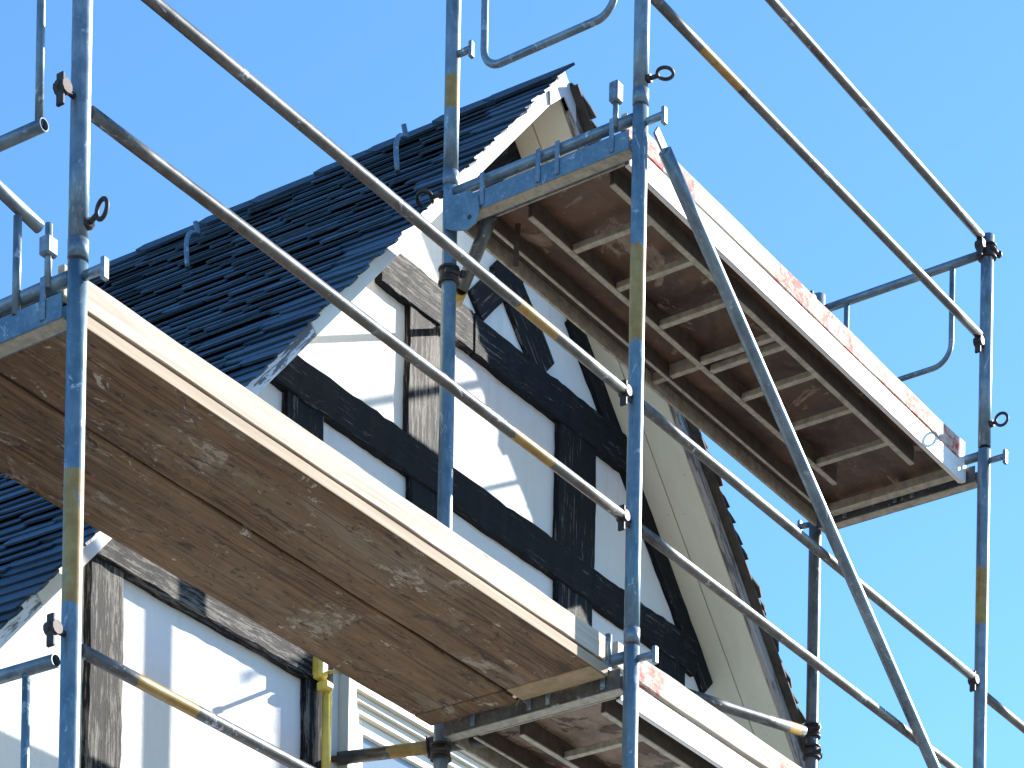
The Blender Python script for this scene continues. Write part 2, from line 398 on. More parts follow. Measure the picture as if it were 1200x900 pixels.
# upright posts
def vbeam(x0px, x1px, ypx, z0, z1, **k):
    a = P(x0px, ypx).x; b = P(x1px, ypx).x
    p = V(((a+b)/2, YW, z0)); q = V(((a+b)/2, YW, z1))
    o = lbox('timber_post', p, q, abs(b-a), k.get('proud', .026)+.03, TIMBER, house, up=V((0, -1, 0)), h0=-.03, bev=.006, cuts=max(4, int(abs(z1-z0)/.05)))
    ph = random.random()*9
    for v in o.data.vertices:
        kk = v.co.x*6+ph; s_ = 1 if v.co.y > 0 else -1
        v.co.y += .004*(.5*math.sin(kk)+.4*math.sin(2.9*kk+s_)+random.uniform(-.8, .8))
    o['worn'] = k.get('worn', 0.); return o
ZU = ((zat(465, 310)+zat(700, 483))/2, (zat(438, 337)+zat(723, 548))/2); ZL = z
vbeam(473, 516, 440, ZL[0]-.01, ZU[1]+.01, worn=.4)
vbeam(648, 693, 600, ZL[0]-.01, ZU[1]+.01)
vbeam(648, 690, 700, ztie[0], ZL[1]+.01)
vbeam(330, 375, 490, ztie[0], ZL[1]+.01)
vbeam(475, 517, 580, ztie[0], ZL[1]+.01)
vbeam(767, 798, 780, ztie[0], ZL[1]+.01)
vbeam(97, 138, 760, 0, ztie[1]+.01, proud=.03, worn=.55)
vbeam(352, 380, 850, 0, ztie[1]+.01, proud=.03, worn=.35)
# braces and the rafter against the soffit
beam([(655, 362), (680, 382), (812, 790), (841, 826)], proud=.022)
beam([(680-52, 382-95), (706-48, 455-100), (655, 362), (680, 382)], proud=.022)
beam([(563, 288), (604, 318), (617, 425), (656, 450)], proud=.02)
beam([(548, 345), (562, 378), (596, 292), (620, 325)], proud=.018)
beam([(556, 205), (572, 228), (597, 163), (613, 184)], proud=.02)
# soffit boards on both slopes
def slope_boards(sgn, mat, name, yo0, yo1, t, w_lo, w_hi, z_lift=0.0):
    pass
ul = V((math.cos(TL), 0, math.sin(TL))); nl = V((-math.sin(TL), 0, math.cos(TL)))
ur = V((math.cos(math.atan(.996)), 0, -math.sin(math.atan(.996)))); nr = V((-ur.z, 0, ur.x))
A = V((XA, 0, ZA))
LL = (XA-XL)/ul.x; LR = (XR-XA)/ur.x
def slab(name, side, s0, s1, y0, y1, h0, h1, mat, bev=.003, cuts=0):
    """slab on a slope: s measured down from the apex, y across, h above the soffit line"""
    d = -ul if side < 0 else ur; n = nl if side < 0 else nr
    p = A + d*s0; q = A + d*s1; p = V((p.x, 0, p.z)); q = V((q.x, 0, q.z))
    M = Matrix((d, n.cross(d), n)).transposed().to_4x4(); M.translation = p
    sy = 1 if (n.cross(d)).y > 0 else -1
    bm = bmesh.new(); ya, yb = sorted((sy*y0, sy*y1))
    add_box(bm, (0, ya, h0), ((q-p).length, yb, h1), bev=bev)
    return mesh_obj(name, bm, mat, house, M)
for side, Ls in ((-1, LL), (1, LR)):
    yb0 = YV+.030
    mid = yb0+.16
    slab('soffit_board', side, .0 if side > 0 else .03, Ls, yb0, mid-.002, .004, .022, CREAM)
    slab('soffit_board', side, .0 if side > 0 else .03, Ls, mid+.003, YW+.06, .006, .024, CREAM)
    slab('roof_deck', side, -.02, Ls, yb0, BACK+.3, .026, .052, TIMBER)
# bargeboards: left white in the sun then peeling lower down, right grey
split = (P(640, 100).x)
def s_at(x, y): return (XA - onY(x, y, YV).x)/ul.x
sp1, sp2, sp3, sp4 = s_at(372, 378), s_at(250, 505), s_at(52, 697), s_at(-20, 770)
slab('bargeboard', -1, .10, sp1, YV, YV+.028, 0, .055, WHITEB)
slab('bargeboard', -1, sp1+.002, sp2, YV+.001, YV+.029, 0, .055, PEEL)['label'] = 'peeling grey-white stretch of bargeboard'
slab('bargeboard', -1, sp2+.002, sp3, YV, YV+.028, 0, .055, WHITEB)
slab('bargeboard', -1, sp3+.002, LL, YV+.001, YV+.029, 0, .055, PEEL)
slab('bargeboard', 1, .07, LR, YV, YV+.028, 0, .072, GREYB)
bm = bmesh.new()
prism(bm, [(XA-.10, ZA-.108), (XA, ZA-.02), (XA+.09, ZA-.085), (XA+.085, ZA-.00), (XA, ZA+.085), (XA-.11, ZA-.035)], YV-.008, YV-.002)
mesh_obj('apex_cover_board', bm, mat_paint('grey_zinc_apex_paint', (.50, .52, .56), amount=.4), house, Matrix.Identity(4))

# slates
def slates(name, side, Ls, tmax, seed, hbase, y_edge, mat=None):
    rnd = random.Random(seed)
    d = -ul if side < 0 else ur; n = nl if side < 0 else nr
    bm = bmesh.new(); tone = bm.faces.layers.float.new('tone_f')
    expo = .086; rows = int(Ls/expo)+2
    tones = []
    for r in range(rows):
        s_low = .06 + r*expo
        t = -rnd.random()*.12; first = True
        while t < tmax:
            w = rnd.uniform(.24, .42); t1 = t+w
            edge = first
            jl = rnd.uniform(-.012, .012); lift = rnd.uniform(.0, .006)
            tilt = ((.008 if first else .016) if side < 0 else .009)+rnd.uniform(0, .004)
            s0 = max(s_low-expo*1.3, -.012); s1 = s_low+jl
            far = rnd.uniform(.12, .20); th_ = 0
            ta = t if not first else -rnd.uniform(.0, .035)
            # outline (t, s): rounded lower far corner
            out = [(ta, s0), (ta, s1 if not first else s1-rnd.uniform(0, .02))]
            if first: out = [(ta+.02, s0), (ta, s1-.045), (ta+rnd.uniform(-.01, .02), s1)]
            cx, cs = t1-far+.03, s1-expo*.62
            for k in range(6):
                a = math.pi/2*(k/5)
                out.append((cx+far*math.sin(a), cs+expo*.62*math.cos(a)))
            out.append((t1+.03, s0))
            th = rnd.uniform(.006, .010)
            tv = rnd.random()
            def H(tt, ss):
                return hbase + lift + tilt*(ss-s0)/(s1-s0) + .007*(tt-t)/w
            top = []; bot = []
            for tt, ss in out:
                p = A + d*ss; y = y_edge + tt
                h = H(tt, ss)
                nj = rnd.uniform(-.0015, .0015)
                top.append(bm.verts.new(V((p.x, y, p.z)) + n*(h+th+nj)))
                bot.append(bm.verts.new(V((p.x, y, p.z)) + n*(h)))
            fs = [bm.faces.new(top), bm.faces.new(list(reversed(bot)))]
            m = len(out)
            for k in range(m):
                fs.append(bm.faces.new((top[k], bot[k], bot[(k+1) % m], top[(k+1) % m])))
            for f in fs: f[tone] = tv
            t = t1 - .005; first = False
    bmesh.ops.recalc_face_normals(bm, faces=bm.faces[:])
    me = D.meshes.new(name); bm.to_mesh(me); 
    vals = [f[tone] for f in bm.faces]; bm.free()
    at = me.attributes.new('tone', 'FLOAT', 'FACE'); at.data.foreach_set('value', vals)
    me.materials.append(mat or SLATE)
    o = link(D.objects.new(name, me)); o.parent = house; o.matrix_local = WM[house.name].inverted(); return o
slates('roof_slates', -1, LL, 11.6, 3, .051, YV-.032)
slates('roof_slates', 1, LR, 11.6, 5, .058, YV-.034, BRS := mat_simple('brown_black_slate_edge', (.060, .052, .045), .8, 0, .6, 14))
slab('verge_course', 1, .0, LR, YV-.046, YV+.02, .0525, .066, BRS)
slab('ridge_bedding', -1, -.018, .05, YV-.02, BACK, .0535, .0655, BRS)
# ridge slates: long overlapping pieces standing proud on the weather side
bm = bmesh.new(); rnd = random.Random(4); y = YV-.05
while y < BACK:
    w = rnd.uniform(.26, .40)
    b0 = A + nl*.070 - ul*(.075+rnd.uniform(0, .015)); b1 = A + nl*.066 + ul*(.028+rnd.uniform(0, .012))
    y1 = y+w+.12; lift = rnd.uniform(0, .006)
    tip = -.035 if y < YV else 0
    pts = [(b0+ul*.02, y+tip*-1.2, 0), (b0, y1-.1, .006), (b0*.35+b1*.65, y1, .012), (b1, y1-.03, .012), (b1-ul*.01, y+tip, .004)]
    top = [bm.verts.new(V((p.x, yy, p.z))+nl*(h+lift+.011)) for p, yy, h in pts]; bot = [bm.verts.new(V((p.x, yy, p.z))+nl*(h+lift)) for p, yy, h in pts]
    bm.faces.new(top); bm.faces.new(list(reversed(bot)))
    for k in range(5): bm.faces.new((top[k], bot[k], bot[(k+1) % 5], top[(k+1) % 5]))
    y += w
bmesh.ops.recalc_face_normals(bm, faces=bm.faces[:])
me_ = mesh_obj('ridge_slates', bm, SLATE, house, Matrix.Identity(4)).data; at = me_.attributes.new('tone', 'FLOAT', 'FACE'); at.data.foreach_set('value', [.15+.3*random.random() for _ in me_.polygons])
# roof hooks
def hook(px, py):
    # point on the left slope near the ridge
    dn = ray(px, py); n = nl; p0 = A + nl*.12
    tt = n.dot(p0-EYEV)/n.dot(dn); q = EYEV + dn*tt
    bm = bmesh.new(); pts = []
    for k in range(9):
        a = k/8; pts.append(V((0, 0, 0)) + ul*(.24*a) + nl*(.015+.085*math.sin(a*2.4)) + V((0, .05*a, 0)))
    pts.append(pts[-1] + nl*.045 + ul*.02)
    add_tube(bm, pts, .011, 10)
    mesh_obj('roof_hook', bm, BLUE, house, Matrix.Translation(q))
hook(222, 318); hook(468, 206)

# window
wroot = house
bm = bmesh.new()
yo = YW-.03
def ring_frame(bm, x0, x1, z0, z1, w, ya, yb):
    add_box(bm, (x0, ya, z0), (x0+w, yb, z1), bev=.003); add_box(bm, (x1-w, ya, z0), (x1, yb, z1), bev=.003)
    add_box(bm, (x0+w, ya, z1-w), (x1-w, yb, z1), bev=.003); add_box(bm, (x0+w, ya, z0), (x1-w, yb, z0+w), bev=.003)
ring_frame(bm, wx0+.002, wx1-.002, wz0+.002, wz1-.002, .050, YW-.050, YW+.02)
ring_frame(bm, wx0+.053, wx1-.053, wz0+.053, wz1-.053, .030, YW-.030, YW+.03)
ring_frame(bm, wx0+.084, wx1-.084, wz0+.084, wz1-.084, .035, YW-.012, YW+.05)
for k, (za, zb2, pr) in enumerate(((.003, .040, .056), (.042, .095, .070), (.097, .125, .092))):
    add_box(bm, (wx0-.01-.008*k, YW-pr, wz1+za), (wx1+.01+.008*k, YW-.002, wz1+zb2), bev=.004)
win = mesh_obj('window', bm, WCREAM, house, Matrix.Identity(4))
bm = bmesh.new(); ring_frame(bm, wx0+.121, wx1-.121, wz0+.121, wz1-.121, .055, YW+.012, YW+.055)
xm = (wx0+wx1)/2; add_box(bm, (xm-.045, YW+.006, wz0+.177), (xm+.045, YW+.050, wz1-.177), bev=.003)
ztr = wz1-.40
for a, b in ((wx0+.177, xm-.046), (xm+.046, wx1-.177)): add_box(bm, (a, YW+.014, ztr-.025), (b, YW+.050, ztr+.025), bev=.003)
mesh_obj('window_sash', bm, WINP, win, Matrix.Identity(4))
bm = bmesh.new(); add_box(bm, (wx0+.15, YW+.030, wz0+.15), (wx1-.15, YW+.036, wz1-.15))
mesh_obj('window_pane', bm, GLASS, win, Matrix.Identity(4))
bm = bmesh.new(); add_box(bm, (wx0-.05, YW-.10, wz0-.05), (wx1+.05, YW-.001, wz0-.004), bev=.006)
mesh_obj('window_sill', bm, WINP, win, Matrix.Identity(4))

# ------------------------------------------------------------------ scaffold
TRD = .0292
def eye_bolt(parent, base, direction, plane_n, L=.05, R=.028, r=.0065, up=None, mat=None):
    d = V(direction).normalized(); base = V(base)
    bm = bmesh.new()
    add_tube(bm, [base, base+d*L], .008, 10); add_tube(bm, [base, base+d*.018], .016, 6)
    add_ring(bm, base+d*(L+R), plane_n, R, r)
    return mesh_obj('eye_bolt', bm, mat or DARKM, parent, Matrix.Identity(4), smooth=False)
def toggle(parent, c, side=-1):
    """wedge head of a guard rail post: short pin with a flat swinging cam"""
    bm = bmesh.new(); c = V(c)
    add_tube(bm, [c, c+V((side*.075, 0, 0))], .009, 10)
    add_box(bm, (c.x+side*.058-.006, c.y-.014, c.z-.055), (c.x+side*.058+.006, c.y+.014, c.z+.038), bev=.003)
    add_tube(bm, [c+V((side*.05, -.02, 0)), c+V((side*.05, .02, 0))], .02, 10)
    return mesh_obj('rail_catch', bm, DARKM, parent, Matrix.Identity(4))
def tee_pin(parent, c, d, L=.075):
    bm = bmesh.new(); c = V(c); d = V(d).normalized()
    add_tube(bm, [c, c+d*L], .0135, 12)
    e = c+d*L; add_box(bm, (e.x-.012, e.y-.008, e.z-.035), (e.x+.012, e.y+.008, e.z+.028), bev=.003)
    return mesh_obj('toe_board_pin', bm, STEEL, parent, Matrix.Identity(4))
def coupler(parent, c, axis=V((0, 0, 1)), bolt=V((1, 0, 0)), mat=None):
    bm = bmesh.new(); c = V(c); axis = V(axis).normalized(); bolt = V(bolt).normalized()
    add_tube(bm, [c-axis*.026, c+axis*.026], TRD+.009, 20)
    add_tube(bm, [c-axis*.030, c-axis*.022], TRD+.013, 20); add_tube(bm, [c+axis*.022, c+axis*.030], TRD+.013, 20)
    s_ = axis.cross(bolt).normalized()
    add_tube(bm, [c+bolt*(TRD+.008)-s_*.03, c+bolt*(TRD+.008)+s_*.055], .009, 8)
    add_tube(bm, [c+bolt*(TRD+.008)+s_*.035, c+bolt*(TRD+.008)+s_*.05], .016, 6)
    return mesh_obj('coupler', bm, mat or DARKM, parent, Matrix.Identity(4))
def standard(parent, x, y, z0, z1, top_x=None, band=None, sleeve=False, r=TRD, mat=None, y1=None):
    o = ltube('standard', (x, y, z0), (top_x if top_x is not None else x, y if y1 is None else y1, z1), r, mat or STEEL, parent, seg=28, band=band)
    return o
def joint(parent, x, y, z):
    bm = bmesh.new(); add_tube(bm, [(x, y, z-.005), (x, y, z+.052)], TRD+.0012, 28, cap=True)
    return mesh_obj('spigot_collar', bm, STEEL, parent, Matrix.Identity(4))
def transom(parent, x, z, u_face=True, blue=True):
    joint(parent, x, YR, z+.035)
    # round tube between the posts and the U profile the deck hooks into
    ltube('transom_tube', (x, Y0+TRD*.8, z), (x, YR-TRD*.8, z), .0205, STEEL, parent)
    bm = bmesh.new(); za, zb = z-.125, z-.052
    add_box(bm, (x-.030, Y0+TRD+.002, za), (x-.025, YR-TRD-.002, zb), bev=.001)
    add_box(bm, (x-.0248, Y0+TRD+.002, za), (x+.028, YR-TRD-.002, za+.005), bev=.001, mat=1)  # bottom flange takes a beige tone for warm light off the ground
    add_box(bm, (x+.0282, Y0+TRD+.002, za), (x+.033, YR-TRD-.002, zb), bev=.001)
    mesh_obj('u_transom', bm, [BLUE if blue else (STEELB if blue is None else ALU), ALU], parent, Matrix.Identity(4))
    for f in (.12, .40, .50, .80):
        yy = Y0 + WID*f; bm = bmesh.new()
        add_box(bm, (x-.036, yy-.011, z-.115), (x-.0302, yy+.011, z+.012), bev=.003)
        mesh_obj('welded_lug', bm, STEEL, parent, Matrix.Identity(4))
def gusset(parent, x, y, z, sg):
    bm = bmesh.new()
    # rounded plate in the y-z plane
    pts = [(0, .0), (0, -.16), (-.03*0-.045, -.185), (-.11, -.205), (-.155, -.19), (-.17, -.15), (-.165, -.09), (-.12, -.055), (-.05, -.05)]
    a = [bm.verts.new((x-.0365, y+sg*p, z+q)) for p, q in pts]
    b = [bm.verts.new((v.co.x-.006, v.co.y, v.co.z)) for v in a]
    bm.faces.new(a); bm.faces.new(list(reversed(b)))
    for k in range(len(a)): bm.faces.new((a[k], b[k], b[(k+1) % len(a)], a[(k+1) % len(a)]))
    bmesh.ops.recalc_face_normals(bm, faces=bm.faces[:])
    mesh_obj('gusset_plate', bm, BLUE, parent, Matrix.Identity(4))
    bm = bmesh.new(); yy = y-sg*.125
    add_tube(bm, [(x-.0445, yy, z-.16), (x-.042, yy, z-.16)], .009, 14)
    mesh_obj('bolt_hole', bm, DARKM, parent, Matrix.Identity(4))

# frames along the facade. index 0: left, 1: middle, 2: right
lean = {0: .0, 1: .0, 2: .0}
G = 'tubular scaffold frames standing along the facade'
# --- axis 0
f = thing('scaffold_frame', (X0, Y0, 0), 'lower steel scaffold frame at far left with yellow band, carrying the plank deck', 'scaffold frame', G)
standard(f, X0, Y0, 0.05, L1+.03, band=(onY(82, 710, Y0).z-.05, onY(86, 552, Y0).z-.05), mat=BLUE)
standard(f, X0, YR, 0.05, L1+.03); transom(f, X0, L1); transom(f, X0, L0)
joint(f, X0, Y0, L1+.045); tee_pin(f, (X0+.0, Y0-TRD, L1-.012), (0, -1, 0))
gusset(f, X0, YR, L1, 1); toggle(f, (X0-TRD*.8, Y0, L0+RH1+.02))
for yy in (Y0, YR):
    bm = bmesh.new(); add_box(bm, (X0-.075, yy-.075, 0), (X0+.075, yy+.075, .05), bev=.004); mesh_obj('base_plate', bm, STEEL, f, Matrix.Identity(4))
f = thing('scaffold_frame', (X0, Y0, L1+.05), 'upper steel scaffold frame at far left with an upright ring bolt, against the open sky', 'scaffold frame', G)
standard(f, X0, Y0, L1+.06, L2+.03); standard(f, X0, YR, L1+.06, L2+.03); transom(f, X0, L2)
bm = bmesh.new(); add_box(bm, (X0-.045, Y0+.075, L1+.07), (X0-.0, Y0+.115, L1+.125), bev=.006); add_tube(bm, [(X0-.022, Y0+.095, L1-.02), (X0-.022, Y0+.095, L1+.165)], .011, 10)
mesh_obj('toe_board_stop', bm, STEEL, f, Matrix.Identity(4))
toggle(f, (X0-TRD*.8, Y0, L1+RH2+.01)); toggle(f, (X0-TRD*.8, Y0, L1+RH1+.01))
eye_bolt(f, (X0+.008, Y0-TRD*.9, onY(104, 275, Y0).z), (-.25, -1, .2), (1, -.25, 0), R=.027)
# --- axis 1
x = gx(1)
f = thing('scaffold_frame', (x, Y0, 0), 'lower scaffold frame in the middle, holding the lower end of the plank deck', 'scaffold frame', G)
standard(f, x, Y0, .05, L1+.03, mat=BLUE); standard(f, x, YR, .05, L1+.03); transom(f, x, L1, blue=None); transom(f, x, L0, blue=None)
joint(f, x, Y0, L1+.045); tee_pin(f, (x, Y0-TRD, L1-.02), (0, -1, 0)); tee_pin(f, (x-.02, Y0+.09, L1+.09), (0, 0, -1), L=.10)
coupler(f, (x, YR, L1-.17), bolt=V((-1, -.3, 0)))
for yy in (Y0, YR):
    bm = bmesh.new(); add_box(bm, (x-.075, yy-.075, 0), (x+.075, yy+.075, .05), bev=.004); mesh_obj('base_plate', bm, STEEL, f, Matrix.Identity(4))
f = thing('scaffold_frame', (x, Y0, L1+.05), 'middle scaffold frame with blue gusset plate and olive band, below the high deck', 'scaffold frame', G)
b0 = onY(746, 403, Y0).z-L1-.06; b1 = onY(748, 290, Y0).z-L1-.06
standard(f, x, Y0, L1+.06, L2+.03, band=(b0, b1), mat=BLUE); standard(f, x, YR, L1+.06, L2+.03, mat=BLUE)
transom(f, x, L2); gusset(f, x, YR, L2+.01, 1); joint(f, x, Y0, L2+.045)
tee_pin(f, (x, Y0-TRD, L2-.03), (0, -1, 0)); 
bm = bmesh.new(); add_box(bm, (x-.045, Y0+.075, L2+.07), (x-.0, Y0+.115, L2+.145), bev=.006); add_tube(bm, [(x-.022, Y0+.095, L2-.02), (x-.022, Y0+.095, L2+.075)], .011, 10)
mesh_obj('toe_board_stop', bm, STEEL, f, Matrix.Identity(4))
for zz in (L1+RH1, L1+RH2): toggle(f, (x-TRD*.8, Y0, zz))
coupler(f, (x, YR, onY(527, 325, YR).z), bolt=V((-.5, -.8, 0)))
f = thing('scaffold_frame', (x, Y0, L2+.05), 'topmost middle scaffold frame with flat ring bolt, rising past the roof apex', 'scaffold frame', G)
standard(f, x, Y0, L2+.06, L2+2.03)
standard(f, x, YR, L2+.06, L2+2.03, band=(onY(529, 130, YR).z-L2-.06, onY(530, 92, YR).z-L2-.06)); transom(f, x, L2+2)
eye_bolt(f, (x, Y0-TRD*.9, onY(760, 105, Y0).z), (.1, -1, .0), (.1, .0, 1), R=.030, L=.045)
eye_bolt(f, (x-.01, YR+TRD*.9, onY(518, 218, YR).z), (-.2, 1, 0), (.5, .2, .9), R=.03, r=.008)
tee_pin(f, (x, YR-TRD, onY(532, 68, YR).z), (0, -1, 0), L=.06)
# --- axis 2
x = gx(2)
f = thing('scaffold_frame', (x, Y0, 0), 'lower right scaffold frame standing clear of the roof, below the high deck', 'scaffold frame', G)
standard(f, x, Y0, .05, L1+.03); standard(f, x, YR, .05, L1+.03, mat=STEELB); transom(f, x, L1)
for yy in (Y0, YR):
    bm = bmesh.new(); add_box(bm, (x-.075, yy-.075, 0), (x+.075, yy+.075, .05), bev=.004); mesh_obj('base_plate', bm, STEEL, f, Matrix.Identity(4))
f = thing('scaffold_frame', (x, Y0, L1+.05), 'right scaffold frame with small yellow band, carrying the far end of the high deck', 'scaffold frame', G)
standard(f, x, Y0, L1+.06, L2+.02, band=(onY(1152, 735, Y0).z-L1-.06, onY(1152, 668, Y0).z-L1-.06))
standard(f, x, YR, L1+.06, L2+.02, mat=STEELB); transom(f, x, L2, blue=None)
tee_pin(f, (x, Y0-TRD, L2-.035), (0, -1, 0))
toggle(f, (x-TRD*.8, Y0, L1+RH1)); coupler(f, (x, YR, onY(951, 857, YR).z), bolt=V((-1, -.2, 0))); coupler(f, (x, YR, onY(951, 882, YR).z), bolt=V((.5, -.9, 0)))
tee_pin(f, (x, YR+TRD, L2-.08), (-.2, 1, 0), L=.05)
# end guard on top of the right frame
f = thing('end_guard_frame', (x, Y0, L2+.03), 'end guard frame with curved inner tube at top right, against the sky', 'guard frame')
standard(f, x, Y0, L2+.035, L2+1.0); standard(f, x, YR, L2+.035, L2+1.0)
zt = L2+.925
ltube('top_rail', (x, Y0+TRD, zt), (x, YR-TRD, zt), .0195, STEEL, f)
coupler(f, (x, Y0, zt-.0), bolt=V((0, -1, 0))); eye_bolt(f, (x, Y0-TRD*.9, L2+.13), (0, -1, .15), (1, .2, 0), R=.028, L=.03)
for zz in (L2+RH1-.02, L2+RH2): toggle(f, (x-TRD*.8, Y0, zz))
toggle(f, (x-TRD*.8, YR, zt+.02))
def u_tube(parent, xx, ya, yb, ztop, zbot, r=.0125, rc=.09, name='curved_inner_tube', ztop2=None):
    pts = [(xx, ya, ztop)]
    for k in range(9): a = math.pi/2*k/8; pts.append((xx, ya+rc*(1-math.cos(a)), zbot+rc-rc*math.sin(a)))
    for k in range(9): a = math.pi/2*k/8; pts.append((xx, yb-rc+rc*math.sin(a), zbot+rc-rc*math.cos(a)))
    pts.append((xx, yb, ztop2 or ztop))
    bm = bmesh.new(); add_tube(bm, pts, r, 16); return mesh_obj(name, bm, STEEL, parent, Matrix.Identity(4))
p1 = onX(1115, 380, x); p2 = onX(992, 365, x); pb = onX(1070, 441, x)
u_tube(f, x, p1.y, p2.y, zt-.01, onX(1090, 433, x).z+.0)
# high U tube at the middle axis
xm1 = gx(1)
f = thing('end_guard_frame', (xm1, Y0, L2+.6), 'thin curved guard tube at the top edge of the picture, above the roof apex', 'guard frame')
q1 = onX(568, 20, xm1); q2 = onX(640, 32, xm1)
u_tube(f, xm1, q1.y, q1.y-.62, L2+1.94, q2.z-.035, r=.0135, rc=-.0 if False else .085) if False else None
bm = bmesh.new(); yb_ = q1.y; ya_ = q1.y-.60; zb_ = q2.z-.06; rc = .08
pts = [(xm1, yb_, L2+1.985)]
for k in range(9): a = math.pi/2*k/8; pts.append((xm1, yb_-rc*(1-math.cos(a)), zb_+rc-rc*math.sin(a)))
for k in range(9): a = math.pi/2*k/8; pts.append((xm1, ya_+rc-rc*math.sin(a), zb_+rc-rc*math.cos(a)))
pts.append((xm1, ya_, L2+1.985))
add_tube(bm, pts, .0145, 18); mesh_obj('curved_inner_tube', bm, STEEL, f, Matrix.Identity(4))
# left end guards
f = thing('end_guard_frame', (X0, Y0+.1, L1+.4), 'short open-ended guard tube with a thin upright at the upper left edge', 'guard frame', 'left end guard frames')
a = onX(52, 146, X0); 
ltube('lower_rail', a, (X0, YR-TRD, a.z+.02), .0185, STEEL, f)
aa = onX(46, 132, X0); ltube('upright', (X0, aa.y, a.z), (X0, aa.y, L2-.14), .0125, STEEL, f)
ltube('upright', (X0, YR-.16, a.z), (X0, YR-.16, L2-.14), .0125, STEEL, f)
f = thing('end_guard_frame', (X0, Y0+.1, L0+.8), 'guard tube with thin blue upright at the lower left, before the sunlit plaster', 'guard frame', 'left end guard frames')
a = onX(66, 774, X0); ltube('upper_rail', a, (X0, YR-TRD, a.z+.02), .0195, STEEL, f)
aa = onX(31, 790, X0); ltube('upright', (X0, aa.y, a.z-.01), (X0, aa.y, L0), .0125, BLUE, f)
f = thing('guard_rail_stub', (X0, Y0+.2, L1), 'short closed guard tube end on a thin upright beside the far left post', 'guard rail')
yy = Y0+.22; a = onY(46, 266, yy); b = onY(-60, 165, yy)
ltube('rail', b, a, .020, STEEL, f, hollow=0); c1 = onY(21, 246, yy)
ltube('upright', (c1.x, yy, c1.z-.02), (c1.x, yy, onY(21, 372, yy).z), .0125, STEEL, f)

# guard rails
GR = 'guard rails clipped along the outside of the scaffold'
def rail(xa, xb, z, label, band=True, y=Y0, bandat=None, mat=None, zb=None, bl=.22):
    zb = z if zb is None else zb
    f = thing('guard_rail', (xa, y, z), label, 'guard rail', GR)
    L = xb-xa
    o = ltube('rail_tube', (xa+TRD+.012, y, z), (xb-TRD-.045, y, zb), .0195, mat or STEELB, f, hollow=.0)
    if bandat is not None: o['band_a'] = bandat-bl/2; o['band_b'] = bandat+bl/2
    bm = bmesh.new(); add_box(bm, (xa+TRD-.004, y-.004, z-.021), (xa+TRD+.03, y+.004, z+.021), bev=.002)
    mesh_obj('flattened_end', bm, STEEL, f, Matrix.Identity(4)); bm = bmesh.new()
    add_box(bm, (xb-TRD-.055, y-.004, zb-.024), (xb-TRD+.004, y+.004, zb+.02), bev=.002)
    mesh_obj('flattened_end', bm, DARKM, f, Matrix.Identity(4)); return f
bx_ = lambda a, b, xa: (onY(a, b, Y0).x - xa - TRD)
rail(gx(0), gx(1), L1+RH1, 'upper guard rail crossing from top left to the middle post', bandat=bx_(626, 378, gx(0)), bl=.24)
rail(gx(0), gx(1), L1+RH2, 'second guard rail starting at the far left post, crossing the bargeboard and white wall panels', bandat=bx_(620, 529, gx(0)), bl=.24)
rail(gx(0), gx(1), L0+RH1, 'lowest guard rail with yellow band, in front of the sunlit lower wall', bandat=bx_(191, 810, gx(0)), bl=.26, zb=L0+RH1)
rail(gx(1), gx(2), L1+RH1, 'guard rail under the high deck, ending at the right post', zb=L1+RH1+.01)
rail(gx(1), gx(2), L1+RH2, 'guard rail crossing the cream soffit and running down to the bottom right')
rail(gx(1), gx(2), L2+RH1+.02, 'highest guard rail, alone against the blue sky at top right', zb=L2+RH1+.02)
rail(gx(1), gx(2), L2+RH2+.0, 'guard rail with ochre band just above the red stained board', bandat=bx_(842, 80, gx(1)), bl=.3, zb=L2+RH2+.03)
rail(gx(2), gx(3), L1+RH1-.03, 'short visible guard rail running out of the picture right of the right post')
rail(gx(2), gx(3), L1+RH2, 'inner guard rail behind the right post at the bottom right corner', y=YR)
x3 = gx(3)
f = thing('scaffold_frame', (x3, Y0, 0), 'scaffold frame beyond the right edge, carrying the ends of the right hand guard rails', 'scaffold frame', G)
standard(f, x3, Y0, .05, L2); standard(f, x3, YR, .05, L2); transom(f, x3, L1)
# diagonal brace
f = thing('diagonal_brace', (gx(1), Y0-.05, L2), 'long steel diagonal brace falling steeply from the high deck to the lower right', 'brace')
yb = Y0-.055
a = onY(771, 158, yb); b = onY(1095, 900, yb); dd = (b-a).normalized(); e = a + (b-a)*((gx(2)-.03-a.x)/(b.x-a.x))
ltube('brace_tube', a+dd*.06, e-dd*.06, .0255, STEEL, f, hollow=0)
for c0, c1 in ((a-dd*.02, a+dd*.10), (e-dd*.10, e+dd*.02)):
    bm = bmesh.new(); M = frame_M(c0, c1, V((0, -1, 0))); add_box(bm, (0, -.022, -.005), ((c1-c0).length, .022, .005), M, bev=.002)
    mesh_obj('flattened_end', bm, STEEL, f, Matrix.Identity(4))

